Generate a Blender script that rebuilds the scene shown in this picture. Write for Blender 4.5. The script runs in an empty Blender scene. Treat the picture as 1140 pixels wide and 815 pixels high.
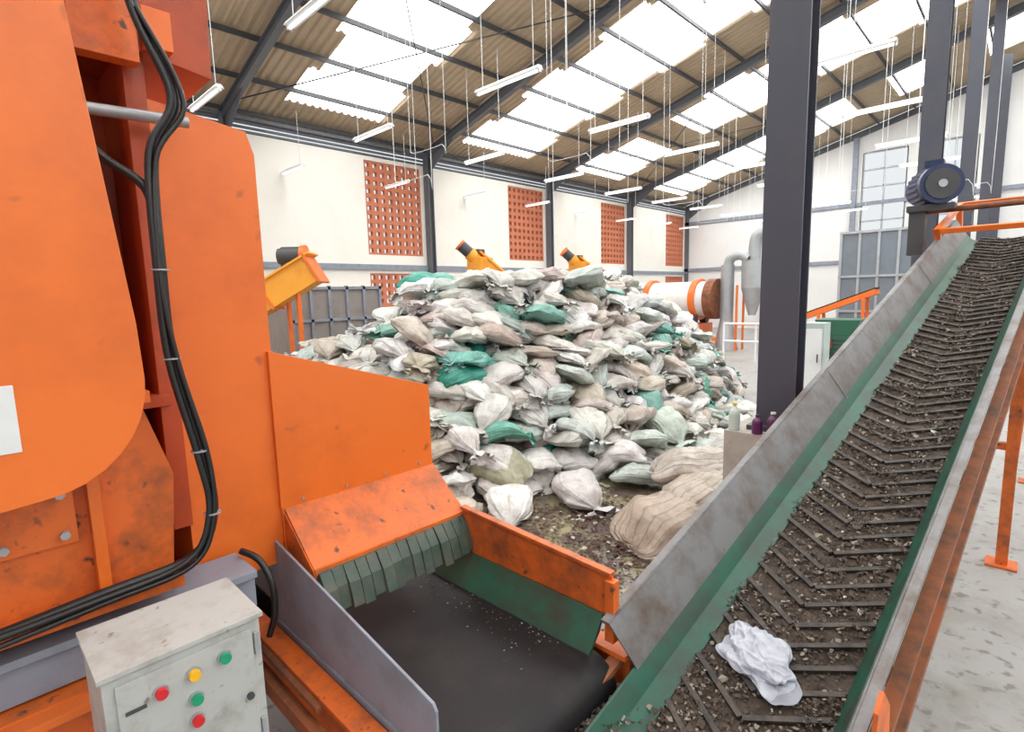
import bpy, bmesh, math, random
import numpy as np
from mathutils import Vector, Matrix, noise
random.seed(7); rng=np.random.default_rng(7)
H=2.1; S=1.1
sc=bpy.context.scene
sc.view_settings.view_transform='Standard'
sc.view_settings.look='None'
sc.view_settings.exposure=0.0

# ---------------------------------------------------------------- materials
def paint(name,col,rough=.45,dirt=(.08,.06,.04),amt=.35,scale=3.0,metal=0.0,bump=.0,fine=None,thr=.55,spec=.5):
    m=bpy.data.materials.new(name); m.use_nodes=True
    nt=m.node_tree; N=nt.nodes; L=nt.links
    b=N['Principled BSDF']; b.inputs['Roughness'].default_value=rough; b.inputs['Metallic'].default_value=metal
    b.inputs['Specular IOR Level'].default_value=spec
    tc=N.new('ShaderNodeTexCoord')
    n1=N.new('ShaderNodeTexNoise'); n1.inputs['Scale'].default_value=scale; n1.inputs['Detail'].default_value=5; n1.inputs['Roughness'].default_value=.7
    L.new(tc.outputs['Object'],n1.inputs['Vector'])
    r=N.new('ShaderNodeValToRGB'); r.color_ramp.elements[0].position=thr-.07; r.color_ramp.elements[1].position=min(.98,thr+.22)
    r.color_ramp.elements[0].color=(0,0,0,1); r.color_ramp.elements[1].color=(amt,amt,amt,1)
    L.new(n1.outputs['Fac'],r.inputs['Fac'])
    mx=N.new('ShaderNodeMix'); mx.data_type='RGBA'
    mx.inputs[6].default_value=(*col,1); mx.inputs[7].default_value=(*dirt,1)
    L.new(r.outputs['Color'],mx.inputs[0])
    out=mx.outputs[2]
    if fine:
        n2=N.new('ShaderNodeTexNoise'); n2.inputs['Scale'].default_value=fine[0]; n2.inputs['Detail'].default_value=2
        L.new(tc.outputs['Object'],n2.inputs['Vector'])
        r2=N.new('ShaderNodeValToRGB'); r2.color_ramp.elements[0].position=fine[2]; r2.color_ramp.elements[1].position=fine[2]+.10
        L.new(n2.outputs['Fac'],r2.inputs['Fac'])
        m2=N.new('ShaderNodeMix'); m2.data_type='RGBA'; m2.inputs[7].default_value=(*fine[1],1)
        L.new(out,m2.inputs[6]); L.new(r2.outputs['Color'],m2.inputs[0]); out=m2.outputs[2]
    L.new(out,b.inputs['Base Color'])
    if bump>0:
        bp=N.new('ShaderNodeBump'); bp.inputs['Strength'].default_value=bump; bp.inputs['Distance'].default_value=.02
        L.new(n1.outputs['Fac'],bp.inputs['Height']); L.new(bp.outputs['Normal'],b.inputs['Normal'])
    return m
def emis(name,col,s,vary=0,nosample=False):
    m=bpy.data.materials.new(name); m.use_nodes=True; nt=m.node_tree; N=nt.nodes; L=nt.links
    b=N['Principled BSDF']; b.inputs['Base Color'].default_value=(*col,1)
    b.inputs['Emission Color'].default_value=(*col,1); b.inputs['Emission Strength'].default_value=s
    if vary:
        tc=N.new('ShaderNodeTexCoord'); n=N.new('ShaderNodeTexNoise'); n.inputs['Scale'].default_value=.9; n.inputs['Detail'].default_value=4
        L.new(tc.outputs['Object'],n.inputs['Vector'])
        mr=N.new('ShaderNodeMapRange'); mr.inputs[1].default_value=.3; mr.inputs[2].default_value=.7; mr.inputs[3].default_value=s*(1-vary); mr.inputs[4].default_value=s*(1+vary)
        L.new(n.outputs['Fac'],mr.inputs[0]); L.new(mr.outputs[0],b.inputs['Emission Strength'])
    if nosample:
        try: m.cycles.emission_sampling='NONE'
        except Exception: pass
    return m
ORANGE=paint('orange_paint',(.79,.165,.020),.36,(.50,.09,.015),.6,1.8,fine=(9,(.40,.085,.02),.70))
ORDIRT=paint('orange_paint_worn',(.72,.145,.020),.48,(.09,.05,.03),.85,4.5,fine=(24,(.10,.045,.025),.65),thr=.52)
ORSHADE=paint('orange_red_shaded',(.44,.06,.010),.45,(.10,.025,.01),.7,3)  # darker, redder orange: shade of the machine's recess put into the colour
YELLOR=paint('yellow_orange_paint',(.88,.36,.03),.45,(.45,.16,.03),.4,2)
RUST=paint('rusty_brown_steel',(.30,.09,.028),.6,(.07,.045,.03),.95,7,thr=.46)
SLATE=paint('slate_blue_paint',(.058,.062,.083),.5,(.10,.085,.08),.4,2)
RAFT=paint('grey_steel_paint',(.13,.14,.16),.5,(.10,.09,.08),.4,2)
GBLUE=paint('grey_blue_paint',(.25,.28,.34),.5,(.12,.10,.085),.6,5)
BOXG=paint('control_box_grey',(.44,.45,.43),.45,(.18,.15,.12),.6,8,fine=(40,(.22,.18,.15),.68))
STEEL=paint('dirty_sheet_steel',(.20,.20,.205),.5,(.10,.06,.035),.85,5,metal=.35,thr=.5)
GALV=paint('galvanised_steel',(.40,.42,.44),.4,(.26,.24,.22),.5,3,metal=.4)
GREENR=paint('green_rubber',(.008,.085,.052),.42,(.03,.03,.024),.85,6,thr=.47)
CURT=paint('curtain_rubber',(.040,.070,.052),.5,(.12,.105,.08),.7,10,thr=.48)
BLACKR=paint('black_rubber_belt',(.009,.008,.009),.55,(.032,.025,.022),.6,5,spec=.3)
CABLE=paint('cable_black',(.01,.01,.011),.35,(.03,.03,.03),.4,5)
BELTD=paint('soiled_belt',(.105,.080,.062),.85,(.030,.022,.017),.9,11,bump=1.0,fine=(60,(.22,.18,.145),.66),thr=.42,spec=.3)
CLEAT=paint('belt_cleat_rubber',(.020,.017,.016),.6,(.10,.075,.058),.9,12,thr=.46)
CREAM=paint('cream_wall',(.86,.84,.77),.8,(.68,.64,.56),.3,.6)
WHITEW=paint('white_wall',(.76,.76,.75),.8,(.6,.58,.55),.3,.5)
TERRA=paint('terracotta_block',(.56,.19,.10),.8,(.36,.12,.06),.5,3)
ROOFT=paint('roof_sheet_tan',(.54,.43,.30),.6,(.34,.25,.17),.7,.7)
DARKST=paint('dark_steel',(.05,.053,.06),.5,(.1,.08,.06),.4,2)
CONC=paint('concrete_block',(.44,.41,.36),.85,(.2,.17,.13),.7,4,bump=.3)
WHITEM=paint('white_metal',(.75,.76,.76),.4,(.5,.48,.45),.4,3)
BLUEM=paint('blue_motor_paint',(.018,.03,.10),.4,(.015,.015,.02),.6,8)
GREENM=paint('green_machine_paint',(.02,.11,.06),.45,(.03,.05,.03),.6,3)
SKYL=emis('translucent_roof_sheet',(1,.998,.985),5.2,.35)
TUBE=emis('lamp_tube_white',(1,1,1),1.2,nosample=True)
BTN={c:paint('button_'+n,c,.3,c,.1,3) for n,c in (('red',(.6,.015,.02)),('green',(.01,.30,.14)),('yellow',(.85,.45,.01)))}
PLASTIC=paint('white_plastic_bag',(.62,.65,.73),.35,(.38,.41,.50),.6,9)
PLASTIC.node_tree.nodes['Principled BSDF'].inputs['Transmission Weight'].default_value=.25

# ---------------------------------------------------------------- builder
class B:
    def __init__(s,name): s.name=name; s.bm=bmesh.new(); s.mats=[]
    def mi(s,m):
        if m not in s.mats: s.mats.append(m)
        return s.mats.index(m)
    def add(s,vs,fs,mat,M=None,smooth=False):
        i=s.mi(mat); bv=[s.bm.verts.new((M@Vector(v)) if M is not None else Vector(v)) for v in vs]
        for f in fs:
            try: fc=s.bm.faces.new([bv[k] for k in f]); fc.material_index=i; fc.smooth=smooth
            except ValueError: pass
    def box(s,a,b,mat,M=None):
        x0,y0,z0=[min(p,q) for p,q in zip(a,b)]; x1,y1,z1=[max(p,q) for p,q in zip(a,b)]
        v=[(x0,y0,z0),(x1,y0,z0),(x1,y1,z0),(x0,y1,z0),(x0,y0,z1),(x1,y0,z1),(x1,y1,z1),(x0,y1,z1)]
        s.add(v,[(3,2,1,0),(4,5,6,7),(0,1,5,4),(1,2,6,5),(2,3,7,6),(3,0,4,7)],mat,M)
    def prism(s,poly,axis,a0,a1,mat,M=None):
        def P(u,v,w): return {'x':(w,u,v),'y':(u,w,v),'z':(u,v,w)}[axis]
        n=len(poly); v=[P(u,w,a0) for u,w in poly]+[P(u,w,a1) for u,w in poly]
        f=[tuple(range(n))[::-1],tuple(range(n,2*n))]+[(i,(i+1)%n,n+(i+1)%n,n+i) for i in range(n)]
        s.add(v,f,mat,M)
    def cyl(s,p0,p1,r,mat,n=16,r2=None,M=None,cap=True):
        p0=Vector(p0);p1=Vector(p1); r2=r if r2 is None else r2
        d=(p1-p0).normalized(); u=d.orthogonal().normalized(); w=d.cross(u)
        v=[];
        for p,rr in ((p0,r),(p1,r2)):
            for k in range(n):
                t=2*math.pi*k/n; v.append(p+u*math.cos(t)*rr+w*math.sin(t)*rr)
        s.add(v,[(k,(k+1)%n,n+(k+1)%n,n+k) for k in range(n)],mat,M,True)
        if cap: s.add(v,[tuple(range(n))[::-1],tuple(range(n,2*n))],mat,M)
    def bar(s,p0,p1,w,h,mat,M=None):
        p0=Vector(p0);p1=Vector(p1); d=(p1-p0); L=d.length; d.normalize()
        up=Vector((0,0,1)) if abs(d.z)<.95 else Vector((1,0,0))
        sx=d.cross(up).normalized(); uz=sx.cross(d)
        v=[]
        for p in (p0,p1):
            for a,b in ((-1,-1),(1,-1),(1,1),(-1,1)): v.append(p+sx*a*w/2+uz*b*h/2)
        s.add(v,[(3,2,1,0),(4,5,6,7),(0,1,5,4),(1,2,6,5),(2,3,7,6),(3,0,4,7)],mat,M)
    def tube(s,pts,r,mat,n=10,sub=8,M=None):
        P=[Vector(p) for p in pts]; Q=[]
        for i in range(len(P)-1):
            a=P[max(i-1,0)];b=P[i];c=P[i+1];d=P[min(i+2,len(P)-1)]
            for k in range(sub):
                t=k/sub; Q.append(.5*((2*b)+(c-a)*t+(2*a-5*b+4*c-d)*t*t+(3*b-a-3*c+d)*t**3))
        Q.append(P[-1]); v=[]; u=None
        for i,q in enumerate(Q):
            d=(Q[min(i+1,len(Q)-1)]-Q[max(i-1,0)]).normalized()
            u=d.orthogonal().normalized() if u is None else (u-d*u.dot(d)).normalized()
            w=d.cross(u)
            for k in range(n):
                t=2*math.pi*k/n; v.append(q+u*math.cos(t)*r+w*math.sin(t)*r)
        f=[(i*n+k,i*n+(k+1)%n,(i+1)*n+(k+1)%n,(i+1)*n+k) for i in range(len(Q)-1) for k in range(n)]
        s.add(v,f,mat,M,True)
    def ibeam(s,x,y,z0,z1,w,d,mat,t=.018):
        s.box((x-w/2,y-d/2,z0),(x+w/2,y-d/2+t,z1),mat); s.box((x-w/2,y+d/2-t,z0),(x+w/2,y+d/2,z1),mat)
        s.box((x-t/2,y-d/2+t,z0),(x+t/2,y+d/2-t,z1),mat)
    def done(s,bevel=0,loc=None,recalc=True):
        if recalc: bmesh.ops.recalc_face_normals(s.bm,faces=s.bm.faces)
        me=bpy.data.meshes.new(s.name); s.bm.to_mesh(me); s.bm.free()
        for m in s.mats: me.materials.append(m)
        o=bpy.data.objects.new(s.name,me); sc.collection.objects.link(o)
        if bevel:
            md=o.modifiers.new('bev','BEVEL'); md.width=bevel; md.segments=2; md.limit_method='ANGLE'; md.angle_limit=math.radians(50)
        return o

# ---------------------------------------------------------------- room
XL=-13*S; YE=26.4*S; YN=-7.0; XR=2.2; XRR=2*XR-XL; SL=.27
ZE=H+4.1*S
def roofz(x): return ZE+SL*((x-XL) if x<=XR else (2*XR-x-XL))
COLY=[(4.6+5.45*i)*S for i in range(-1,5)]
mf=paint('concrete_floor',(.33,.325,.315),.5,(.19,.18,.16),.85,1.1,bump=.15,fine=(12,(.19,.175,.155),.58))
nt=mf.node_tree;N=nt.nodes;L=nt.links;b=N['Principled BSDF']
src=b.inputs['Base Color'].links[0].from_socket
tc=N.new('ShaderNodeTexCoord'); mp=N.new('ShaderNodeMapping'); mp.inputs['Location'].default_value=(2.9,-4.4,0); L.new(tc.outputs['Object'],mp.inputs['Vector'])
ln=N.new('ShaderNodeVectorMath'); ln.operation='LENGTH'; L.new(mp.outputs[0],ln.inputs[0])
nz=N.new('ShaderNodeTexNoise'); nz.inputs['Scale'].default_value=2.6; nz.inputs['Detail'].default_value=7; nz.inputs['Roughness'].default_value=.7; L.new(tc.outputs['Object'],nz.inputs['Vector'])
ma=N.new('ShaderNodeMath'); ma.operation='MULTIPLY_ADD'; ma.inputs[1].default_value=4.5; L.new(nz.outputs['Fac'],ma.inputs[0]); L.new(ln.outputs['Value'],ma.inputs[2])
mr=N.new('ShaderNodeMapRange'); mr.inputs[1].default_value=5.0; mr.inputs[2].default_value=3.4; mr.inputs[3].default_value=0; mr.inputs[4].default_value=.85; L.new(ma.outputs[0],mr.inputs[0])
mx=N.new('ShaderNodeMix'); mx.data_type='RGBA'; L.new(mr.outputs[0],mx.inputs[0]); L.new(src,mx.inputs[6])
n3=N.new('ShaderNodeTexNoise'); n3.inputs['Scale'].default_value=3.2; n3.inputs['Detail'].default_value=6; L.new(tc.outputs['Object'],n3.inputs['Vector'])
cr=N.new('ShaderNodeValToRGB'); cr.color_ramp.elements[0].position=.42; cr.color_ramp.elements[0].color=(.10,.07,.05,1); cr.color_ramp.elements[1].position=.6; cr.color_ramp.elements[1].color=(.29,.25,.12,1)
L.new(n3.outputs['Fac'],cr.inputs['Fac']); L.new(cr.outputs['Color'],mx.inputs[7]); L.new(mx.outputs[2],b.inputs['Base Color'])
rr_=N.new('ShaderNodeMapRange'); rr_.inputs[3].default_value=.5; rr_.inputs[4].default_value=.22; L.new(mr.outputs[0],rr_.inputs[0]); L.new(rr_.outputs[0],b.inputs['Roughness'])
f=B('floor'); f.box((-40,-30,-.2),(40,60,0),mf); f.done()
wl=B('wall_left'); WT=H+3.72*S
wins=[((2.6+5.45*i-.02)*S,(4.4+5.45*i)*S) for i in range(-1,5)]
wy=YN; z1,z2,z3,z4=H-1.3*S,H+.66*S,H+1.16*S,H+3.62*S
for a,c in wins:
    wl.box((XL-.2,wy,0),(XL,a,WT),CREAM)
    wl.box((XL-.2,a,0),(XL,c,z1),CREAM); wl.box((XL-.2,a,z2),(XL,c,z3),CREAM); wl.box((XL-.2,a,z4),(XL,c,WT),CREAM); wy=c
wl.box((XL-.2,wy,0),(XL,YE,WT),CREAM)
wl.box((XL-.02,YN,z2+.1),(XL+.07,YE,z2+.26),GBLUE)
wl.done()
for k,(a,c) in enumerate(wins):
    sb=B('window_%d'%(k+1))
    for lo,hi in ((z1,z2),(z3,z4)):
        ny=round((c-a)/.24); nz_=round((hi-lo)/.24)
        for i in range(ny+1):
            y=a+(c-a)*i/ny; sb.box((XL-.15,y-.06,lo),(XL-.03,y+.06,hi),TERRA)
        for j in range(nz_+1):
            z=lo+(hi-lo)*j/nz_; sb.box((XL-.145,a,z-.06),(XL-.035,c,z+.06),TERRA)
    sb.done()
tr=B('trim_1')
for i in range(4):
    z=WT+.04+i*(ZE-WT)/4; tr.box((XL-.06,YN,z-.02),(XL+.02,YE,z+.03),RAFT)
tr.box((XL-.05,YN,ZE-.12),(XL+.10,YE,ZE-.04),RAFT)
tr.done()
we=B('wall_end'); EW=[(-5.9,-4.3),(-3.4,-2.0),(4.5,6.5),(10,12)]
def wallpiece(x0,x1,zb,zt=None):
    if zt is None:
        if x0<XR<x1: wallpiece(x0,XR,zb); wallpiece(XR,x1,zb); return
        we.prism([(x0,zb),(x1,zb),(x1,roofz(x1)-.05),(x0,roofz(x0)-.05)],'y',YE,YE+.2,WHITEW)
    else: we.box((x0,YE,zb),(x1,YE+.2,zt),WHITEW)
x=XL
for a,c in EW:
    wallpiece(x,a,0); wallpiece(a,c,0,4.2); wallpiece(a,c,7.9); x=c
wallpiece(x,XRR,0)
for z in (H+.9*S,H+3.2*S): we.box((XL,YE-.1,z),(XRR,YE,z+.16),GBLUE)
for xx in (-10,-6.2,-1.3,3,8): we.box((xx-.1,YE-.16,0),(xx+.1,YE,roofz(xx)-.2),GBLUE)
we.done()
for k,(a,c) in enumerate(EW):
    w=B('window_%d'%(k+7))
    for i in range(3):
        xx=a+(c-a)*i/2; w.box((xx-.03,YE+.0,4.2),(xx+.03,YE+.12,7.9),GALV)
    for j in range(6):
        z=4.2+3.7*j/5; w.box((a,YE+.0,z-.03),(c,YE+.12,z+.03),GALV)
    w.done()
def roofside(name,x0,x1):
    rb=bmesh.new(); nx=13; pitch=.2; y=YN-.5; ys=[]
    while y<YE+.4:
        ys+= [(y,0),(y+.06,0),(y+.1,.045),(y+.16,.045)]; y+=pitch
    rows=[]
    for i in range(nx+1):
        xx=x0+(x1-x0)*i/nx; rows.append([rb.verts.new((xx,yy,roofz(xx)+h+.16)) for yy,h in ys])
    random.seed(3)
    miss={(s,i) for s in range(-3,6) for i in range(nx) if random.random()<.10}
    for i in range(nx):
        for j in range(len(ys)-1):
            fc=rb.faces.new((rows[i][j],rows[i+1][j],rows[i+1][j+1],rows[i][j+1])); fc.material_index=0
            yc=(ys[j][0]+ys[j+1][0])/2; u=(yc/S-6.95)/5.45; s=round(u); dd=abs(u-s)*5.45*S
            wid=1.1 if s<=0 else 1.35
            if i%2==1: wid+=.25
            if dd<wid and (s,i) not in miss and i>0 : fc.material_index=1
    me=bpy.data.meshes.new(name); rb.to_mesh(me); rb.free(); me.materials.append(ROOFT); me.materials.append(SKYL)
    o=bpy.data.objects.new(name,me); sc.collection.objects.link(o)
roofside('ceiling',XL-.6,XR); roofside('ceiling_east',XRR+.6,XR)
st=B('roof_steelwork')
n=13
for side in (0,1):
    for i in range(n+1):
        xx=XL+(XR-XL)*i/n
        if side: xx=2*XR-xx
        z=roofz(xx)
        st.box((xx-.028,YN,z+.03),(xx+.028,YE,z+.13),DARKST)
for y in COLY:
    for (a,c) in ((XL,XR),(XRR,XR)):
        for (dz,h,w) in ((-.22,.025,.15),(.01,.025,.15),(-.105,.21,.016)):
            st.bar((a,y,roofz(a)+dz),(c,y,roofz(c)+dz),w,h,RAFT)
    st.prism([(XL,ZE-.8),(XL,ZE-.2),(XL+1.4,ZE-.2+SL*1.4),(XL+1.4,ZE-.26+SL*1.4)],'y',y-.012,y+.012,RAFT)
for (ya,yb) in ((COLY[1],COLY[2]),(COLY[3],COLY[4])):
    st.bar((XL+.5,ya,roofz(XL+.5)-.05),(XL+7,yb,roofz(XL+7)-.05),.025,.025,DARKST)
    st.bar((XL+.5,yb,roofz(XL+.5)-.05),(XL+7,ya,roofz(XL+7)-.05),.025,.025,DARKST)
st.done()
for y in COLY:
    c=B('wall_column'); c.ibeam(XL+.14,y,0,ZE-.1,.24,.2,RAFT); c.done()
CX=-1.21
for i,(cxx,y) in enumerate([(-1.21,3.90),(-1.2,9.95),(-1.25,16.0),(-1.25,21.8),(-1.25,27.0)]):
    c=B('steel_column'); zt=roofz(cxx)-.1
    zb=1.15 if i==0 else .3
    w=.24 if i==0 else .26
    c.ibeam(cxx,y,zb,zt,w,.19 if i==0 else .24,SLATE,.02); c.box((cxx-.16,y-.16,zb-.02),(cxx+.16,y+.16,zb+.012),SLATE)
    c.box((cxx-.27,y-.27,0),(cxx+.22,y+.25,zb-.02),CONC); c.done()
for x in (-12.6,-9.1,-5.6,-2.1,1.4):
    lp=B('fluorescent_lamp'); hl=.62*S
    lp.prism([(-.075,.0),(-.035,.055),(.035,.055),(.075,0)],'x',-hl,hl,WHITEM)
    lp.cyl((-hl+.03,0,-.015),(hl-.03,0,-.015),.022,TUBE,10)
    lp.box((-hl,-.03,-.04),(-hl+.03,.03,.03),WHITEM); lp.box((hl-.03,-.03,-.04),(hl,.03,.03),WHITEM)
    top=roofz(S*x)-(H+3*S)-.02
    for q in (-.5,.5): lp.cyl((q*S,0,.04),(q*S,0,top),.006,WHITEM,6)
    o0=lp.done()
    for j in range(9):
        o=o0 if j==0 else bpy.data.objects.new('fluorescent_lamp',o0.data)
        if j: sc.collection.objects.link(o)
        o.location=(S*x,S*(3.0+2.85*j),H+3*S+.04*math.sin(j*5+x))
cb=B('hanging_cable')
random.seed(21)
for k in range(22):
    x=S*random.uniform(-9,-1.8); y=S*random.uniform(5,22); z0=H+S*random.uniform(1.4,2.6)
    cb.cyl((x,y,z0),(x,y,roofz(x)),.006,WHITEM,5)
    if k%3==0: cb.tube([(x,y,z0),(x+.1,y,z0-.1),(x+.9,y,z0-.1),(x+1,y,z0),(x+1,y,roofz(x+1))],.006,WHITEM,5,4)
cb.done()

# ---------------------------------------------------------------- bags
def bagmat(name,stripe=False):
    m=bpy.data.materials.new(name); m.use_nodes=True; nt=m.node_tree; N=nt.nodes; L=nt.links
    b=N['Principled BSDF']; b.inputs['Roughness'].default_value=.42
    at=N.new('ShaderNodeAttribute'); at.attribute_name='bagcol'
    lo=N.new('ShaderNodeAttribute'); lo.attribute_name='bagloc'   # per-bag cloth coordinates (length, girth)
    tc=N.new('ShaderNodeTexCoord')
    n=N.new('ShaderNodeTexNoise'); n.inputs['Scale'].default_value=7; n.inputs['Detail'].default_value=6; n.inputs['Roughness'].default_value=.75; L.new(tc.outputs['Object'],n.inputs['Vector'])
    r=N.new('ShaderNodeValToRGB'); r.color_ramp.elements[0].position=.36; r.color_ramp.elements[0].color=(.45,.40,.34,1); r.color_ramp.elements[1].position=.56; r.color_ramp.elements[1].color=(1.0,1.0,1.0,1)
    L.new(n.outputs['Fac'],r.inputs['Fac'])
    mx=N.new('ShaderNodeMix'); mx.data_type='RGBA'; mx.blend_type='MULTIPLY'; mx.inputs[0].default_value=.6
    L.new(at.outputs['Color'],mx.inputs[6]); L.new(r.outputs['Color'],mx.inputs[7]); out=mx.outputs[2]
    # folds: noise stretched along the length of the bag
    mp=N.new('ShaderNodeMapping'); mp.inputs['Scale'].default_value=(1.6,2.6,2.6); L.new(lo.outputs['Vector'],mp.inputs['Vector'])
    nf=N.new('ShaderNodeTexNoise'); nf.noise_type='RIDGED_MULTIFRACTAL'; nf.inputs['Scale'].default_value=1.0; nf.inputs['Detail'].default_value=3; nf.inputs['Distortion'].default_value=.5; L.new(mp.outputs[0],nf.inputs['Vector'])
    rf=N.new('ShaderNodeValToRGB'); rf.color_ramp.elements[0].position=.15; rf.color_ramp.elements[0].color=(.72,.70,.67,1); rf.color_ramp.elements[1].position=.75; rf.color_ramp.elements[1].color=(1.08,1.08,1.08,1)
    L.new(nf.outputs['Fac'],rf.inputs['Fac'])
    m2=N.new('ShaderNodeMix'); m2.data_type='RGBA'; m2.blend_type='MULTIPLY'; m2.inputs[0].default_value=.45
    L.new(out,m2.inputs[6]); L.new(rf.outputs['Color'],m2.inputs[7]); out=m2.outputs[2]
    if stripe:
        sp=N.new('ShaderNodeSeparateXYZ'); L.new(lo.outputs['Vector'],sp.inputs[0])
        mm=N.new('ShaderNodeMath'); mm.operation='MULTIPLY'; mm.inputs[1].default_value=26; L.new(sp.outputs['Y'],mm.inputs[0])
        sn=N.new('ShaderNodeMath'); sn.operation='SINE'; L.new(mm.outputs[0],sn.inputs[0])
        r3=N.new('ShaderNodeValToRGB'); r3.color_ramp.elements[0].position=.80; r3.color_ramp.elements[0].color=(1,1,1,1); r3.color_ramp.elements[1].position=.95; r3.color_ramp.elements[1].color=(.62,.36,.28,1)
        L.new(sn.outputs[0],r3.inputs['Fac'])
        m3=N.new('ShaderNodeMix'); m3.data_type='RGBA'; m3.blend_type='MULTIPLY'; m3.inputs[0].default_value=.6
        L.new(out,m3.inputs[6]); L.new(r3.outputs['Color'],m3.inputs[7]); out=m3.outputs[2]
    L.new(out,b.inputs['Base Color'])
    b1=N.new('ShaderNodeBump'); b1.inputs['Strength'].default_value=.9; b1.inputs['Distance'].default_value=.035; L.new(nf.outputs['Fac'],b1.inputs['Height'])
    n2=N.new('ShaderNodeTexNoise'); n2.noise_type='RIDGED_MULTIFRACTAL'; n2.inputs['Scale'].default_value=9; n2.inputs['Detail'].default_value=3; n2.inputs['Distortion'].default_value=.8; L.new(tc.outputs['Object'],n2.inputs['Vector'])
    bp=N.new('ShaderNodeBump'); bp.inputs['Strength'].default_value=.55; bp.inputs['Distance'].default_value=.022; L.new(n2.outputs['Fac'],bp.inputs['Height']); L.new(b1.outputs['Normal'],bp.inputs['Normal']); L.new(bp.outputs['Normal'],b.inputs['Normal'])
    return m
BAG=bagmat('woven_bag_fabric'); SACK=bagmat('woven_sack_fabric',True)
UU=np.array([0,.015,.05,.10,.17,.25,.33,.41,.49,.57,.64,.70,.75,.80,.84,.875,.90,.92,.94,.96,.985,1.02,1.06])
RR=np.array([.34,.68,.88,.95,1.0,1.02,1.03,1.02,1.0,.96,.90,.82,.73,.61,.48,.34,.23,.15,.12,.18,.36,.54,.62])
NU,NV=len(UU),24
def bag(Ln,W,T,loc,yaw,pitch,roll,col,fold=1.0):
    v=np.linspace(0,2*np.pi,NV,endpoint=False)
    U=UU[:,None]; r=RR[:,None]*np.ones((1,NV))
    k=rng.integers(6,9); ph=rng.uniform(0,6.28)
    A=.04+.36*np.clip(U-.55,0,1)**1.15*1.8
    r=r*(1+A*np.sin(k*v[None,:]+ph+2*U)+.05*np.sin(3*v[None,:]+9*U+rng.uniform(0,6))+.04*np.sin(11*U+2*v[None,:]+rng.uniform(0,6)))
    e1=rng.uniform(.55,.8)
    cx=np.sign(np.cos(v))*np.abs(np.cos(v))**e1; cz=np.sign(np.sin(v))*np.abs(np.sin(v))**.9
    X=(U-.5)*Ln*np.ones((1,NV)); Y=r*W/2*cx[None,:]
    tz=np.where(U<.14,.25+.75*U/.14,1.0)
    Z=r*tz*T/2*cz[None,:]
    X=X-(np.abs(cx[None,:])**2)*np.exp(-(U/.08)**2)*Ln*.07   # corners of the closed end
    Z=Z*np.where(Z<0,.7,1.0)
    for _ in range(7):
        kv=rng.normal(0,1,3); kv/=np.linalg.norm(kv); kv*=rng.uniform(8,26)
        ph=kv[0]*X+kv[1]*Y+kv[2]*Z+rng.uniform(0,6)+1.2*np.sin(7*X+rng.uniform(0,6))
        dsp=(1-np.abs(np.sin(ph)))**2.2*rng.uniform(-.024,.024)*fold
        Y=Y+dsp*cx[None,:]; Z=Z+dsp*cz[None,:]
    for _ in range(3):
        uc,vc=rng.uniform(.1,.8),rng.uniform(0,6.28); g=np.exp(-((U-uc)/.13)**2+(np.cos(v[None,:]-vc)-1)/.3)*rng.uniform(-.06,.03)*fold
        Z=Z+g*np.sign(cz[None,:])
    Z=Z-rng.uniform(.1,.6)*Ln*(U-.45)**2-rng.uniform(-.2,.9)*Ln*np.clip(U-.86,0,1)*1.0
    Y=Y+rng.uniform(-.12,.12)*np.sin(U*3)+rng.uniform(-.35,.35)*np.clip(U-.82,0,1)
    P=np.stack([X+0*Y,Y,Z],-1).reshape(-1,3)
    M=(Matrix.Rotation(yaw,3,'Z')@Matrix.Rotation(pitch,3,'Y')@Matrix.Rotation(roll,3,'X'))
    P=P@np.array(M).T+np.array(loc)
    o=rng.uniform(0,40,3)
    C=np.stack([U*np.ones((1,NV))+o[0],np.cos(v)[None,:]*np.ones_like(U)+o[1],np.sin(v)[None,:]*np.ones_like(U)+o[2]],-1).reshape(-1,3)
    return P,col,C
FI=[]
for i in range(NU-1):
    for j in range(NV): FI.append((i*NV+j,i*NV+(j+1)%NV,(i+1)*NV+(j+1)%NV,(i+1)*NV+j))
FI=np.array(FI)
def bagobj(name,bags,mat=BAG):
    nb=len(bags); nvp=NU*NV
    V=np.concatenate([b[0] for b in bags]); F=np.concatenate([FI+i*nvp for i in range(nb)])
    V[:,2]=np.maximum(V[:,2],.005)
    me=bpy.data.meshes.new(name)
    capf=[tuple(range(i*nvp+NV-1,i*nvp-1,-1)) if i else tuple(range(NV-1,-1,-1)) for i in range(nb)]
    me.from_pydata(V.tolist(),[],[tuple(f) for f in F.tolist()]+capf)
    me.polygons.foreach_set('use_smooth',[True]*len(me.polygons))
    ca=me.color_attributes.new('bagcol','FLOAT_COLOR','POINT')
    C=np.ones((len(V),4))
    for i,b in enumerate(bags): C[i*nvp:(i+1)*nvp,:3]=b[1]
    ca.data.foreach_set('color',C.ravel())
    la=me.attributes.new('bagloc','FLOAT_VECTOR','POINT'); la.data.foreach_set('vector',np.concatenate([b[2] for b in bags]).ravel())
    me.materials.append(mat)
    o=bpy.data.objects.new(name,me); sc.collection.objects.link(o); return o
PAL=[((.66,.65,.62),.36),((.55,.48,.43),.18),((.50,.58,.55),.14),((.03,.30,.235),.06),((.76,.76,.76),.17),((.40,.36,.26),.02),((.18,.43,.37),.07)]
def pick():
    r=rng.random(); c=0
    for col,p in PAL:
        c+=p
        if r<c: break
    return np.clip(np.array(col)*rng.uniform(.80,1.1)+rng.uniform(-.02,.02,3),0.01,.9)
ZP=[0,1.12,1.82,2.24]
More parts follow.
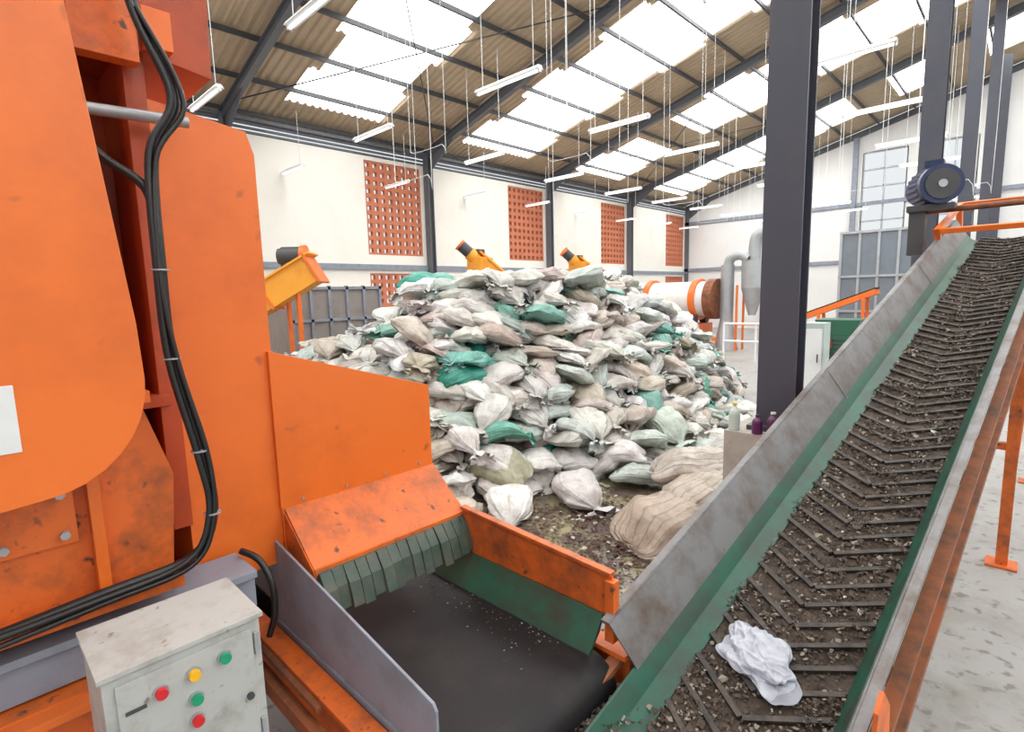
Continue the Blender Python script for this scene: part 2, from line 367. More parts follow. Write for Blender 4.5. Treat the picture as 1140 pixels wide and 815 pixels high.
PG=[[(-4.3,2.4),(-3.45,3.9),(-3.0,5.2),(-3.0,6.8),(-3.4,8.8),(-4.1,10.8),(-6,12.3),(-8.5,12),(-10,9.5),(-10.4,6.5),(-10.2,3.6),(-7.5,2.2)],
[(-5.0,3.2),(-4.4,4.3),(-4.0,5.5),(-3.9,7),(-4.1,8.8),(-4.7,10.5),(-6.2,11.4),(-8,10.8),(-9.2,9),(-9.4,6.5),(-9.2,4.0),(-6.9,3.3)],
[(-5.7,4.2),(-5.0,4.8),(-4.7,5.8),(-4.6,7),(-4.8,8.6),(-5.3,9.9),(-6.5,10.3),(-7.7,9.5),(-8.0,8.3),(-8.0,6.9),(-7.6,5.3),(-6.7,4.4)],
[(-6.1,4.8),(-5.6,5.1),(-5.3,5.9),(-5.2,7),(-5.3,8.2),(-5.9,9.3),(-6.7,9.6),(-7.2,8.8),(-7.4,7.9),(-7.4,6.9),(-7.1,5.7),(-6.6,4.9)]]
PG=[np.array(p) for p in PG]
def poly_at(z):
    for i in range(3):
        if z<=ZP[i+1]: t=(z-ZP[i])/(ZP[i+1]-ZP[i]); return PG[i]*(1-t)+PG[i+1]*t
    return PG[3]
def ring(P,inset):
    c=P.mean(0); d=P-c; l=np.linalg.norm(d,axis=1,keepdims=True); return c+d*(1-inset/l)
bags=[]; z=.10
while z<2.27:
    P=poly_at(z)
    for rg,ins in enumerate((.18,.55)):
        Q=ring(P,ins); Q2=np.vstack([Q,Q[:1]]); seg=np.linalg.norm(np.diff(Q2,axis=0),axis=1); per=seg.sum(); cum=np.concatenate([[0],np.cumsum(seg)])
        s=rng.uniform(0,.4)
        while s<per:
            i=np.searchsorted(cum,s)-1; i=max(0,min(i,len(seg)-1)); t=(s-cum[i])/seg[i]; p=Q2[i]*(1-t)+Q2[i+1]*t
            tan=Q2[i+1]-Q2[i]; an=math.atan2(tan[1],tan[0])
            Ln=rng.uniform(.54,.76); W=rng.uniform(.36,.48)
            if rng.random()<.5: yaw=an-math.pi/2+rng.normal(0,.5); step=W*.84
            else: yaw=an+(math.pi if rng.random()<.5 else 0)+rng.normal(0,.45); step=Ln*.78
            if not(p[0]<-8.7 and p[1]>6):
                bags.append(bag(Ln,W,rng.uniform(.17,.24),(p[0]+rng.normal(0,.08),p[1]+rng.normal(0,.08),z+rng.normal(0,.04)),yaw,rng.normal(.16,.2),rng.normal(0,.22),pick()))
            s+=step*rng.uniform(.88,1.1)
    z+=.152
T=PG[3]
for gx in np.arange(-8,-5,.42):
    for gy in np.arange(4.6,9.8,.42):
        c=T.mean(0)
        if ((gx-c[0])/1.3)**2+((gy-c[1])/2.5)**2<1:
            bags.append(bag(.66,.47,.24,(gx+rng.normal(0,.08),gy+rng.normal(0,.08),2.24+rng.uniform(0,.16)-.10*abs(gy-7.0)/2.5-(.10 if abs(gy-7.2)<.5 else 0)),rng.uniform(0,6.28),rng.normal(0,.2),rng.normal(0,.2),pick()))
for x,y in ((-3.45,3.5),(-3.1,4.2),(-2.8,4.95),(-2.75,5.8),(-2.75,6.9),(-3.0,7.7),(-3.75,3.0),(-2.6,7.4),(-3.2,8.8),(-2.6,6.3)):
    bags.append(bag(.72,.46,.25,(x,y,.13),rng.uniform(-.9,1.2),rng.normal(0,.08),0,pick(),1.3))
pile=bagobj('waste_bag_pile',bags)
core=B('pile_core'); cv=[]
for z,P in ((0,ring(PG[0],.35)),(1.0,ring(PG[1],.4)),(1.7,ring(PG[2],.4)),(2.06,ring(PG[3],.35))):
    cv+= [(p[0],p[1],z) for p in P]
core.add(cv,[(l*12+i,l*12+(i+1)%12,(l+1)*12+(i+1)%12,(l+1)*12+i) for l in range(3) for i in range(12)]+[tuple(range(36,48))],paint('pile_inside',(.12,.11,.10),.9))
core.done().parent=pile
sk=[]
for (x,y,z,yaw,L_,W_,T_,pt,c) in ((-2.06,4.05,.18,1.3,.90,.54,.34,-.08,(.44,.36,.29)),(-1.98,4.45,.32,1.2,1.0,.54,.36,-.32,(.52,.46,.39)),(-2.22,4.95,.40,.6,.9,.52,.34,-.15,(.58,.54,.49)),(-1.75,4.9,.20,1.2,1.0,.56,.34,0,(.48,.46,.42)),(-2.4,5.3,.20,.9,.85,.5,.34,.05,(.56,.55,.52)),(-2.0,5.6,.42,.3,.85,.5,.32,0,(.60,.60,.59))):
    sk.append(bag(L_,W_,T_,(x,y,z),yaw,pt,rng.normal(0,.1),np.array(c),1.6))
bagobj('woven_sack_heap',sk,SACK)
lt=B('floor_litter'); DL=paint('dry_leaf_litter',(.085,.042,.03),.9,(.04,.025,.02),.8,20); LL=paint('paper_scrap',(.42,.38,.32),.9,(.3,.27,.22),.5,20)
random.seed(5)
for k in range(2600):
    x=random.gauss(-2.45,.55); y=random.gauss(3.5,.75)
    if x>-1.5 and random.random()<.7: continue
    s=random.uniform(.008,.03); a=random.uniform(0,6.3); z=random.uniform(.004,.025)
    v=[(x+s*math.cos(a+q)*random.uniform(.6,1.3),y+s*math.sin(a+q)*random.uniform(.5,1.2),z+random.uniform(0,.02)) for q in (0,1.6,3.1,4.7)]
    lt.add(v,[(0,1,2,3)],DL if random.random()<.88 else LL)
lt.done(recalc=False)

# ---------------------------------------------------------------- inclined chevron conveyor
l=Vector((.06,1,.305)).normalized(); w=Vector((1,-.06,0)).normalized(); h=w.cross(l)
MI=Matrix(((w.x,l.x,h.x,-1.05),(w.y,l.y,h.y,1.58),(w.z,l.z,h.z,.89),(0,0,0,1)))
WI=.78; S0,S1=-.85,6.6
BL,BR=.185,WI-.095
ic=B('inclined_conveyor')
ic.prism([(0,.0),(.008,.0),(.115,-.20),(.107,-.20)],'y',-.02,S1-.1,STEEL,MI)
ic.box((-.03,-.02,-.012),(.01,S1-.1,.0),STEEL,MI)
ic.prism([(WI-.008,0),(WI,0),(WI-.03,-.17),(WI-.038,-.17)],'y',S0+.2,S1-.1,STEEL,MI)
ic.box((WI-.005,S0+.2,-.012),(WI+.03,S1-.1,0),STEEL,MI)
for s in (2.35,4.75):
    ic.prism([(-.004,.002),(.0,.002),(.107,-.20),(.103,-.20)],'y',s-.03,s+.03,RUST,MI)
    ic.prism([(.0095,.0),(.011,.0),(.1165,-.195),(.115,-.195)],'y',s-.012,s+.012,STEEL,MI)
for a,c in ((-.02,.03),(WI-.0,WI+.05)):
    ic.box((a,S0,-.36),(c,S1,-.33),RUST,MI); ic.box((a,S0,-.19),(c,S1,-.165),RUST,MI)
    ic.box((a+.005,S0,-.33),(a+.018,S1,-.19),RUST if a>0 else ORDIRT,MI)
ic.box((WI+.0,S0+.2,-.10),(WI+.012,S1,-.02),RUST,MI)
ic.prism([(.085,-.165),(.095,-.165),(.14,-.225),(BL+.02,-.262),(BL+.005,-.264),(.13,-.232)],'y',-.40,S1-.1,GREENR,MI)
ic.prism([(WI-.03,-.12),(WI-.04,-.12),(WI-.07,-.20),(BR-.01,-.262),(BR+.005,-.262),(WI-.06,-.21)],'y',S0,S1-.1,GREENR,MI)
ic.box((BL-.03,S0-.1,-.285),(BR+.02,S1,-.270),BELTD,MI)
ic.box((BL-.03,S0-.1,-.47),(BR+.02,S1,-.46),BLACKR,MI)
ic.cyl((BL-.03,S1,-.37),(BR+.02,S1,-.37),.1,BELTD,24,M=MI); ic.cyl((BL-.03,S0-.1,-.37),(BR+.02,S0-.1,-.37),.1,BELTD,24,M=MI)
wc=(BL+BR)/2; hw=(BR-BL)/2-.015
s=S0
random.seed(4)
while s<S1-.05:
    for sg in (-1,1):
        dz=random.uniform(-.005,.001)
        p0=Vector((wc+sg*.004,s,-.262+dz)); p1=Vector((wc+sg*hw,s+.15,-.262+dz))
        ic.bar(p0,p1,.020,.022,CLEAT,MI)
    s+=.115
for s in (.6,2.0,3.4,4.8,6.2):
    ic.cyl((.05,s,-.40),(WI-.03,s,-.40),.04,DARKST,14,M=MI)
for s in (.1,3.77,6.3):
    for a in (-.0,WI+.02):
        p=MI@Vector((a,s,-.36)); ic.bar((p.x,p.y,0.01),(p.x,p.y,p.z+.04),.07,.07,ORDIRT); ic.box((p.x-.09,p.y-.09,0),(p.x+.09,p.y+.09,.015),ORDIRT)
    p=MI@Vector((0,s,-.36));q=MI@Vector((WI+.02,s,-.36)); ic.bar((p.x,p.y,p.z*.55),(q.x,q.y,q.z*.55),.05,.05,ORDIRT)
p=MI@Vector((WI+.02,3.77,-.36)); q=MI@Vector((WI+.02,4.9,-.36)); ic.bar((p.x,p.y,.5),(q.x,q.y,q.z),.05,.05,ORDIRT)
ic.prism([(-.14,-.34),(.12,-.34),(.17,.0),(.12,.10),(.06,.08),(-.02,-.12)],'x',WI+.045,WI+.057,ORDIRT,MI)
for a in (-.04,WI+.02):
    ic.box((a,S1-1.0,.06),(a+.05,S1+.3,.11),ORANGE,MI); ic.box((a,S1-.95,-.3),(a+.05,S1-.88,.1),ORANGE,MI); ic.box((a,S1+.2,-.4),(a+.05,S1+.27,.1),ORANGE,MI)
ic.box((-.04,S1-1.0,.06),(WI+.07,S1-.95,.11),ORANGE,MI); ic.box((-.04,S1+.25,.06),(WI+.07,S1+.3,.11),ORANGE,MI)
ic.cyl((-.3,S1-.5,.2),(WI+.5,S1-.5,.2),.03,RUST,12,M=MI)
ic.done(.0015)
mo=B('electric_motor'); c=Vector((-.84,7.30,H+1.0))
ax=Vector((.45,-.9,.0)).normalized()
mo.cyl(c-ax*.17,c+ax*.12,.18,BLUEM,28); mo.cyl(c+ax*.12,c+ax*.2,.195,BLUEM,28); mo.cyl(c+ax*.2,c+ax*.215,.15,DARKST,24); mo.cyl(c-ax*.25,c-ax*.17,.17,BLUEM,24)
mo.cyl(c+ax*.215,c+ax*.225,.04,GALV,16)
for k in range(22):
    t=k/22*6.283; u=Vector((0,0,1)); v_=ax.cross(u); d=u*math.cos(t)+v_*math.sin(t)
    mo.bar(c-ax*.16+d*.19,c+ax*.11+d*.19,.008,.03,BLUEM)
mo.box((c.x-.08,c.y-.08,c.z+.16),(c.x+.08,c.y+.08,c.z+.26),BLUEM)
mo.box((c.x-.2,c.y-.14,c.z-.25),(c.x+.2,c.y+.14,c.z-.19),DARKST)
mo.box((c.x-.18,c.y-.1,c.z-.7),(c.x-.04,c.y+.1,c.z-.23),DARKST)
mo.done()
db=B('shredded_debris'); D1=paint('debris_light',(.27,.235,.19),.9,(.15,.12,.095),.7,30); D2=paint('debris_dark',(.075,.055,.042),.9,(.14,.105,.08),.6,30); D3=paint('debris_white',(.6,.6,.58),.8)
random.seed(9)
cnt=0
while cnt<15000:
    s_=S0+(S1-S0)*random.random()**1.5; ww=random.uniform(BL-.02,BR)
    cl=noise.noise(Vector((ww*7,s_*5,3)))
    if cl<-.12 and random.random()<.75: continue
    cnt+=1
    sz=random.uniform(.003,.010)*(2.0 if random.random()<.04 else 1); a=random.uniform(0,6.3)
    hz=max(0,cl)*.035
    v=[MI@Vector((ww+sz*math.cos(a+q)*random.uniform(.5,1.5),s_+sz*math.sin(a+q)*random.uniform(.5,1.5),-.268+hz*random.random()+random.uniform(0,.014))) for q in (0,1.6,3.1,4.7)]
    q=random.random(); db.add(v,[(0,1,2,3)],D3 if q<.004 else D1 if q<.2 else D2)
for k in range(1500):
    x=random.gauss(-1.03,.07); y=random.uniform(.95,1.6); z=.60+random.uniform(0,.03); sz=random.uniform(.004,.013); a=random.uniform(0,6)
    v=[(x+sz*math.cos(a+q),y+sz*math.sin(a+q),z+random.uniform(0,.02)) for q in (0,1.6,3.1,4.7)]
    db.add(v,[(0,1,2,3)],D1 if random.random()<.2 else D2)
for k in range(160):
    x=random.uniform(-2.0,-1.2); y=1.53-abs(random.gauss(0,.10)); sz=random.uniform(.002,.006); a=random.uniform(0,6)
    v=[(x+sz*math.cos(a+q),y+sz*math.sin(a+q),.747+random.uniform(0,.004)) for q in (0,1.6,3.1,4.7)]
    db.add(v,[(0,1,2,3)],D1 if k%3==0 else D2)
db.done(recalc=False)
bm=bmesh.new(); bmesh.ops.create_icosphere(bm,subdivisions=6,radius=1)
for v in bm.verts:
    p=v.co.copy(); q=p+Vector((noise.noise(p*1.5),noise.noise(p*1.5+Vector((5,5,5))),noise.noise(p*1.5+Vector((9,2,1)))))*.6
    nn=noise.noise(p*1.2+Vector((3,1,7)))*.7+noise.noise(p*2.4+Vector((8,3,2)))*.25
    rad=1+nn
    hh=max(v.co.z,0)
    cr_=(1-abs(noise.noise(q*1.9)))**5*.018+(1-abs(noise.noise(q*3.8)))**6*.008
    v.co=Vector((p.x*rad*.145,p.y*rad*.10,hh*.020*(1+nn)+(.003+cr_)*(1 if p.z>0 else 0)*(.35+.65*min(1,hh*1.6))))
me=bpy.data.meshes.new('plastic_bag'); bm.to_mesh(me); bm.free(); me.materials.append(PLASTIC)
for p in me.polygons: p.use_smooth=True
o=bpy.data.objects.new('plastic_bag',me); sc.collection.objects.link(o)
o.matrix_world=MI@Matrix.Translation((.41,.31,-.247))@Matrix.Rotation(-.6,4,'Z')

# ---------------------------------------------------------------- lower feed conveyor (along x)
fc=B('feed_belt_conveyor')
Y0,Y1=.83,1.62; ZB=.745
fc.box((-3.2,Y0+.05,ZB-.015),(-1.12,Y1-.06,ZB),BLACKR); fc.box((-3.2,Y0+.05,ZB-.22),(-1.12,Y1-.06,ZB-.21),BLACKR)
fc.cyl((-1.12,Y0+.05,ZB-.11),(-1.12,Y1-.06,ZB-.11),.11,BLACKR,28); fc.cyl((-3.2,Y0+.05,ZB-.11),(-3.2,Y1-.06,ZB-.11),.11,BLACKR,28)
fc.prism([(-2.24,ZB+.02),(-1.13,ZB-.10),(-1.13,.935),(-1.145,.955),(-2.24,1.13)],'y',Y0-.006,Y0+.004,GBLUE)
fc.box((-2.24,Y0-.014,ZB-.03),(-1.14,Y0+.0,ZB+.02),GBLUE)
for (ya,yb) in ((Y0-.10,Y0-.02),(Y1-.02,Y1+.06)):
    fc.box((-3.3,ya,ZB-.02),(-1.0,yb,ZB+.0),ORDIRT); fc.box((-3.3,ya,ZB-.2),(-1.0,yb,ZB-.18),ORDIRT); fc.box((-3.3,(ya+yb)/2-.008,ZB-.18),(-1.0,(ya+yb)/2+.008,ZB-.02),ORDIRT)
fc.box((-3.0,Y0-.17,ZB-.10),(-1.1,Y0-.13,ZB-.04),RUST)
fc.box((-2.9,Y0-.14,ZB+.00),(-1.6,Y0-.12,ZB+.02),RUST)
fc.prism([(-1.93,.865),(-1.10,.83),(-1.07,.86),(-1.07,1.045),(-1.93,1.085)],'y',Y1-.0,Y1+.01,ORDIRT)
fc.prism([(-1.93,1.075),(-1.07,1.035),(-1.07,1.05),(-1.93,1.09)],'y',Y1-.012,Y1+.022,ORDIRT)
fc.box((-1.09,Y1-.02,ZB+.03),(-1.05,Y1+.02,1.02),ORDIRT)
fc.prism([(Y1-.005,.875),(Y1-.015,.875),(Y1-.05,.83),(Y1-.11,ZB+.010),(Y1-.10,ZB+.003),(Y1-.035,.815)],'x',-2.1,-1.10,GREENR)
for xx in (-3.0,-1.25):
    for yy in (Y0-.06,Y1+.02): fc.bar((xx,yy,.01),(xx,yy,ZB-.18),.07,.07,ORDIRT)
for xx in (-2.7,-2.3,-1.9,-1.5): fc.cyl((xx,Y0+.02,ZB-.06),(xx,Y1-.03,ZB-.06),.04,DARKST,14)
fc.done(.002)

# ---------------------------------------------------------------- orange processing machine (left)
mc=B('waste_sorting_machine')
mc.prism([(.53,1.02),(.875,1.02),(.875,2.65),(.85,2.73),(.53,2.78)],'x',-3.2,-2.18,ORANGE)
YH=1.635
mc.prism([(.86,1.02),(.86,1.90),(YH-.005,1.66),(YH,1.245),(.90,1.245)],'x',-2.19,-2.165,ORANGE)
mc.prism([(.86,1.05),(.86,1.90),(YH,1.66),(YH,1.05)],'x',-3.1,-3.08,ORANGE)
mc.box((-3.1,YH-.02,1.1),(-2.167,YH,1.655),ORANGE)
mc.box((-2.19,.855,1.25),(-2.16,.875,1.9),ORANGE)
mc.prism([(-2.175,1.255),(-1.93,1.055),(-1.93,1.045),(-2.19,1.245)],'y',.87,1.64,ORDIRT)
mc.prism([(-2.19,1.25),(-1.93,1.05),(-1.93,1.02),(-2.19,1.02)],'y',.865,.875,ORDIRT)
mc.prism([(-2.19,1.25),(-1.93,1.05),(-1.93,1.02),(-2.19,1.02)],'y',1.635,1.645,ORDIRT)
mc.box((-1.945,.87,1.035),(-1.925,1.64,1.06),ORDIRT)
ns=15; random.seed(2)
for k in range(ns):
    y0=.88+k*.76/ns; y1=y0+.76/ns-.003; sp=random.uniform(-.014,.014); q=random.uniform(-.004,.004)
    prof=[(-1.94,1.05),(-1.915+q,1.04),(-1.875+sp*.5,.98),(-1.848+sp,.885+random.uniform(-.01,.012)),(-1.856+sp,.883),(-1.885+sp*.5,.975),(-1.93+q,1.03)]
    mc.prism(prof,'y',y0,y1,CURT)
mc.box((-3.0,-.6,.98),(-2.5,.53,3.3),ORSHADE)
mc.box((-2.5,.47,1.3),(-2.14,.53,3.0),ORSHADE)
mc.box((-2.5,.25,1.3),(-2.2,.29,2.9),ORSHADE)
mc.box((-2.22,.25,1.3),(-2.17,.36,2.9),ORSHADE)
mc.box((-2.5,-.4,1.75),(-2.12,.5,1.79),ORSHADE)
mc.box((-2.48,.29,1.9),(-2.42,.47,2.6),ORSHADE)
mc.prism([(.36,2.92),(.72,2.86),(.74,3.5),(.30,3.5)],'x',-2.6,-2.1,ORSHADE)
mc.box((-2.11,.33,2.84),(-2.05,.5,3.3),ORDIRT)
mc.box((-2.10,.52,2.90),(-2.06,.60,3.02),ORANGE)
mc.cyl((-2.06,.15,2.67),(-2.06,.62,2.69),.018,GALV,16); mc.cyl((-2.06,.2,2.665),(-2.06,.25,2.667),.035,GALV,6)
pts=[(-.7,3.4),(.22,3.4),(.34,2.05)]
for i in range(9):
    t=i/8*math.pi/2; pts.append((.10+.245*math.cos(t),1.90-.27*math.sin(t)))
pts.append((-.7,1.56))
mc.prism(pts,'x',-1.83,-1.70,ORANGE)
mc.box((-1.70,-.06,1.76),(-1.697,.085,1.92),WHITEM)
mc.prism([(-.7,1.2),(.42,1.22),(.45,1.55),(.38,1.80),(-.7,1.86)],'x',-2.5,-1.98,ORDIRT)
mc.box((-1.985,-.7,1.80),(-1.93,.40,1.835),ORANGE); mc.box((-1.985,-.7,1.20),(-1.90,.43,1.235),ORDIRT)
mc.box((-1.985,.22,1.24),(-1.93,.25,1.8),ORANGE)
mc.box((-1.98,-.7,1.66),(-1.95,.22,1.69),ORDIRT)
mc.box((-1.98,.0,1.42),(-1.955,.19,1.60),ORDIRT)
for yy,zz in ((.03,1.45),(.16,1.45),(.03,1.57),(.16,1.57)):
    mc.cyl((-1.955,yy,zz),(-1.938,yy,zz),.013,GALV,6)
mc.cyl((-1.98,-.06,1.50),(-1.86,-.06,1.50),.055,DARKST,24); mc.cyl((-1.86,-.06,1.50),(-1.80,-.06,1.50),.025,GALV,16)
mc.box((-2.1,-.9,1.0),(-1.96,.66,1.14),GBLUE); mc.box((-2.14,-.9,1.12),(-1.93,.66,1.145),GBLUE)
mc.box((-2.1,-.9,.80),(-1.90,.60,.99),ORDIRT); mc.box((-2.1,-.9,.96),(-1.84,.60,.985),ORANGE); mc.box((-2.1,-.9,.78),(-1.84,.60,.80),ORDIRT)
for xx,yy in ((-2.05,.55),(-2.05,-.8),(-3.05,.6),(-3.05,-.5),(-3.0,1.52)): mc.box((xx-.05,yy-.05,0),(xx+.05,yy+.05,1.1),ORDIRT)
mc.box((-3.1,-.9,.3),(-2.95,.5,1.05),ORSHADE); mc.box((-3.1,-.9,1.0),(-2.0,.6,1.05),ORSHADE)
for yy in (.95,1.15,1.35,1.55): mc.cyl((-2.165,yy,1.27),(-2.157,yy,1.27),.006,GALV,6)
mc.done(.003)
cw=B('power_cable')
main=[(-1.93,.43,3.4),(-1.92,.466,2.955),(-1.92,.55,2.72),(-1.93,.48,2.54),(-1.92,.465,2.2),(-1.92,.47,1.93),(-1.90,.515,1.63),(-1.89,.53,1.42),(-1.88,.45,1.295),(-1.88,.19,1.27),(-1.88,-.2,1.24)]
cw.tube(main,.014,CABLE); cw.tube([(x+.02,y-.018,z+.01*math.sin(i*2)) for i,(x,y,z) in enumerate(main)],.010,CABLE)
cw.tube([(x+.025,y+.014*math.sin(i*1.7),z-.02) for i,(x,y,z) in enumerate(main[1:])],.008,CABLE)
cw.tube([(-2.05,.30,2.75),(-1.98,.30,2.6),(-1.96,.36,2.52),(-1.93,.45,2.44),(-1.92,.465,2.3)],.014,CABLE)
for i in (4,5,6,7):
    x,y,z=main[i]; cw.cyl((x+.01,y-.007,z-.0025),(x+.01,y-.007,z+.0025),.026,GALV,12)
cw.tube([(-2.08,.66,1.17),(-2.02,.70,1.14),(-1.97,.72,1.06),(-1.96,.72,.95),(-1.98,.70,.85)],.012,CABLE)
cw.done()
cx=B('control_panel_box')
x0,x1,y0,y1,z0,z1=-1.62,-1.38,.135,.465,.86,1.30
cx.box((x0,y0,z0),(x1,y1,z1),BOXG)
cx.box((x0-.01,y0-.008,z1-.004),(x1+.008,y1+.008,z1+.008),BOXG)
cx.box((x1,y0+.022,z0+.02),(x1+.008,y1-.022,z1-.025),BOXG)
cx.box((x1,y1-.018,z1-.1),(x1+.01,y1-.008,z1-.04),GALV); cx.box((x1,y1-.018,z0+.1),(x1+.01,y1-.008,z0+.16),GALV)
RED,GRN,YEL=(.6,.015,.02),(.01,.30,.14),(.85,.45,.01)
for yy,zz,c_ in ((.238,1.222,RED),(.306,1.229,YEL),(.374,1.236,GRN),(.306,1.166,GRN),(.303,1.112,RED),(.303,1.05,GRN)):
    cx.cyl((x1+.008,yy,zz),(x1+.014,yy,zz),.0165,GALV,20); cx.cyl((x1+.014,yy,zz),(x1+.026,yy,zz),.0125,BTN[c_],20)
cx.box((x1+.008,y0+.035,1.2),(x1+.010,y0+.075,1.21),DARKST)
cx.cyl((x1+.008,y1-.04,1.10),(x1+.016,y1-.04,1.10),.009,DARKST,14)
cx.box((x0+.07,y0+.13,0.01),(x0+.15,y0+.21,z0),ORDIRT); cx.box((x0,y0+.05,0),(x0+.22,y0+.29,.015),ORDIRT)
cx.done(.003)

# ---------------------------------------------------------------- background equipment
def screw(top,bot,k=.62,mid=False):
    top=Vector(top);bot=Vector(bot); d=(bot-top).normalized()
    q=B('screw_conveyor')
    q.bar(top,bot,.60*k,.60*k,YELLOR); q.bar(top+Vector((0,0,.33*k)),bot+Vector((0,0,.33*k)),.72*k,.04,YELLOR)
    if not mid:
        q.prism([(top.x-.34*k,top.z-.75*k),(top.x+.30*k,top.z-.75*k),(top.x+.42*k,top.z+.1*k),(top.x-.3*k,top.z+.3*k)],'y',top.y-.3*k,top.y+.3*k,YELLOR)
        q.cyl(top-d*.1*k,top-d*.45*k,.24*k,YELLOR,20); q.cyl(top-d*.4*k,top-d*.85*k,.2*k,DARKST,20); q.cyl(top-d*.85*k,top-d*.92*k,.22*k,ORANGE,20)
        q.box((top.x-.12*k,top.y-.1,top.z+.2*k),(top.x+.12*k,top.y+.12,top.z+.42*k),DARKST)
    else:
        q.bar(top-d*.05,top,.72*k,.72*k,ORANGE)
        m_=top+d*.42+Vector((0,0,.52*k)); s_=Vector((.7,.7,0))
        q.cyl(m_-s_*.22*k,m_+s_*.2*k,.2*k,DARKST,20); q.cyl(m_+s_*.2*k,m_+s_*.3*k,.23*k,ORANGE,20); q.cyl(m_-s_*.22*k,m_-s_*.3*k,.17*k,DARKST,20)
        q.box((m_.x-.2*k,m_.y-.2*k,m_.z-.28*k),(m_.x+.2*k,m_.y+.2*k,m_.z-.14*k),DARKST)
    for f_ in (.15,.75):
        p=top+(bot-top)*f_
        for sgn in (-.25,.25): q.bar((p.x+sgn*k,p.y,0),(p.x+sgn*k,p.y,p.z-.1),.07,.07,ORANGE)
    for f_ in (.3,.5,.7,.9):
        p=top+(bot-top)*f_; q.bar(p-d*.02,p+d*.02,.68*k,.68*k,ORANGE)
    q.done(.005)
screw((-9.62,4.77,2.66),(-11.5,2.75,1.1),.85,True)
for (x,y,z) in ((-9.7,9.0,2.9),(-9.8,13.1,2.9)): screw((x,y,z),(x+1.0,y+1.5,z-1.6),.68)
screw((-10.6,16.0,2.45),(-9.9,17.2,1.2),.6)
bx=B('steel_storage_tank'); BG=paint('brown_grey_panel',(.28,.25,.235),.6,(.18,.14,.12),.6,2)
bx.box((-12.6,4.9,.35),(-11.0,7.0,2.35),BG)
for i in range(6): y=4.9+2.1*i/5; bx.box((-11.02,y-.03,.3),(-10.95,y+.03,2.38),GBLUE)
for z in (.35,1.0,1.65,2.33): bx.box((-11.02,4.87,z-.03),(-10.95,7.03,z+.03),GBLUE)
for xx,yy in ((-12.5,5),(-11.1,5),(-12.5,6.9),(-11.1,6.9)): bx.box((xx-.05,yy-.05,0),(xx+.05,yy+.05,.4),GBLUE)
bx.done()
dr=B('rotary_drum_dryer'); zc=1.75
dr.cyl((-11.0,18.6,zc),(-8.2,18.6,zc),.62,WHITEM,36)
for x in (-10.4,-8.6): dr.cyl((x-.1,18.6,zc),(x+.1,18.6,zc),.72,ORANGE,36)
dr.cyl((-8.2,18.6,zc),(-7.9,18.6,zc),.7,RUST,36)
for x in (-10.4,-8.6):
    dr.box((x-.25,18.0,0),(x+.25,19.2,.9),ORANGE)
    for yy in (18.15,19.05): dr.cyl((x-.12,yy,1.05),(x+.12,yy,1.05),.16,DARKST,16)
dr.box((-11.3,17.9,.3),(-7.7,18.05,.45),ORANGE)
dr.done()
du=B('exhaust_duct')
du.cyl((-7.6,18.6,1.0),(-7.6,18.6,2.9),.22,GALV,24); du.tube([(-7.6,18.6,2.8),(-7.5,18.6,3.1),(-7.2,18.6,3.2),(-6.9,18.6,3.05)],.16,GALV,16)
du.tube([(-6.75,18.7,2.8),(-6.75,18.7,3.5),(-6.6,18.7,3.85),(-5.9,18.7,3.95)],.19,GALV,16)
du.cyl((-6.75,18.6,2.1),(-6.75,18.6,3.0),.36,GALV,24); du.cyl((-6.75,18.6,1.2),(-6.75,18.6,2.1),.12,GALV,24,r2=.36)
for a in (-.4,.4): du.bar((-6.75+a,18.3,0),(-6.75+a,18.3,2.2),.06,.06,ORANGE); du.bar((-6.75+a,18.9,0),(-6.75+a,18.9,2.2),.06,.06,ORANGE)
du.bar((-7.2,18.25,.9),(-6.3,18.25,.9),.06,.06,ORANGE); du.cyl((-7.6,18.6,0),(-7.6,18.6,1.0),.4,GALV,24,r2=.22)
du.done()
oc=B('belt_conveyor')
oc.bar((-6.4,19.5,.7),(-3.4,19.5,1.9),.6,.16,ORANGE); oc.bar((-6.4,19.5,.8),(-3.4,19.5,2.0),.5,.05,BLACKR)
for f_ in (.1,.5,.9):
    x=-6.4+3*f_; z=.7+1.2*f_; oc.bar((x,19.2,0),(x,19.2,z),.08,.08,ORANGE); oc.bar((x,19.8,0),(x,19.8,z),.08,.08,ORANGE)
oc.bar((-6.4,19.2,.35),(-3.4,19.2,.35),.06,.06,ORANGE)
oc.done()
gm=B('green_crusher'); gm.box((-3.5,13.6,.45),(-2.7,14.4,1.0),GREENM); gm.prism([(-3.4,1.0),(-2.8,1.0),(-2.65,1.35),(-3.55,1.35)],'y',13.6,14.4,GREENM)
for k in range(5): gm.box((-3.52,13.58,.5+k*.1),(-2.68,13.62,.53+k*.1),DARKST)
for a in (-3.4,-2.8):
    for c_ in (13.7,14.3): gm.box((a-.05,c_-.05,0),(a+.05,c_+.05,.45),DARKST)
gm.cyl((-3.45,13.5,.8),(-3.45,13.6,.8),.28,RUST,24); gm.done(.01)
ec=B('electrical_cabinet'); ec.box((-2.95,10.6,0.05),(-2.6,11.0,1.45),paint('pale_cabinet',(.42,.50,.48),.5)); ec.box((-2.92,10.59,.15),(-2.63,10.6,1.35),WHITEM); ec.box((-2.93,10.62,0),(-2.62,10.98,.06),DARKST); ec.box((-2.70,10.57,.75),(-2.68,10.59,.9),DARKST); ec.done(.008)
cbn=B('operator_cabin'); PN=paint('cabin_panel',(.17,.20,.235),.4,(.12,.12,.12),.5,2)
cbn.box((-5.0,22,0),(-2.2,24,3.9),PN)
for i in range(6): x=-5+2.8*i/5; cbn.box((x-.04,21.95,0),(x+.04,22.0,3.95),GALV)
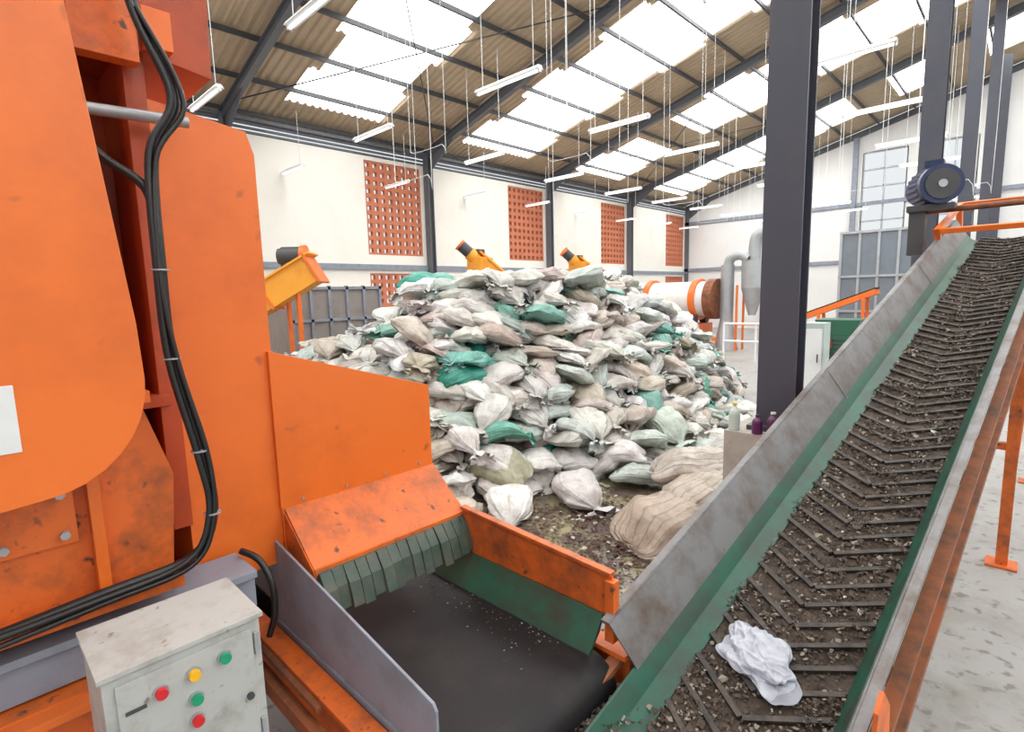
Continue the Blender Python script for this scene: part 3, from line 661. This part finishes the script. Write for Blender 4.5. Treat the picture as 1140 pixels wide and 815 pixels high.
for z in (1.2,2.4,3.9): cbn.box((-5.05,21.94,z-.04),(-2.15,22.0,z+.04),GALV)
cbn.done()
rl=B('handrail')
for z in (.6,1.1): rl.cyl((-6.4,15.5,z),(-4.2,15.5,z),.03,WHITEM,10)
for x in (-6.4,-5.5,-4.6,-4.2): rl.cyl((x,15.5,0),(x,15.5,1.1),.03,WHITEM,10)
rl.done()
def bottle(x,y,z,r,hh,mat,capm):
    q=B('plastic_bottle'); prof=[(.9,0),(1,.04),(1,.6),(.85,.72),(.35,.86),(.35,.93)]
    for (a,za),(c_,zc_) in zip(prof[:-1],prof[1:]): q.cyl((x,y,z+za*hh),(x,y,z+zc_*hh),a*r,mat,18,r2=c_*r,cap=(za==0))
    q.cyl((x,y,z+.92*hh),(x,y,z+hh),.42*r,capm,14); q.done()
PUR=paint('purple_plastic',(.10,.02,.09),.3,(.05,.01,.04),.4,5); CLR=paint('pale_plastic',(.55,.65,.6),.25,(.4,.5,.45),.4,5)
bottle(CX+.14,3.67,1.13,.042,.19,PUR,PUR); bottle(CX+.04,3.66,1.13,.038,.16,PUR,WHITEM); bottle(CX-.22,3.68,1.13,.036,.19,CLR,paint('yellow_cap',(.7,.5,.03)))
bottle(CX-.06,3.66,1.13,.034,.13,PUR,PUR)

# ---------------------------------------------------------------- world + camera
wd=bpy.data.worlds.new('sky'); sc.world=wd; wd.use_nodes=True
bg=wd.node_tree.nodes['Background']; bg.inputs[0].default_value=(.93,.97,1,1); bg.inputs[1].default_value=.9
cam=bpy.data.cameras.new('camera'); co=bpy.data.objects.new('camera',cam); sc.collection.objects.link(co); sc.camera=co
cam.lens=600/1140*36; cam.sensor_width=36; cam.sensor_fit='HORIZONTAL'; cam.clip_start=.05; cam.clip_end=300
p=math.atan(80/600); r=math.radians(1.5)
ya=math.radians(44)
R0=Vector((math.cos(ya),math.sin(ya),0)); F=Vector((-math.sin(ya)*math.cos(p),math.cos(ya)*math.cos(p),-math.sin(p))); U0=R0.cross(F)
Rc=R0*math.cos(r)-U0*math.sin(r); Uc=R0*math.sin(r)+U0*math.cos(r)
co.matrix_world=Matrix(((Rc.x,Uc.x,-F.x,0),(Rc.y,Uc.y,-F.y,0),(Rc.z,Uc.z,-F.z,H),(0,0,0,1)))
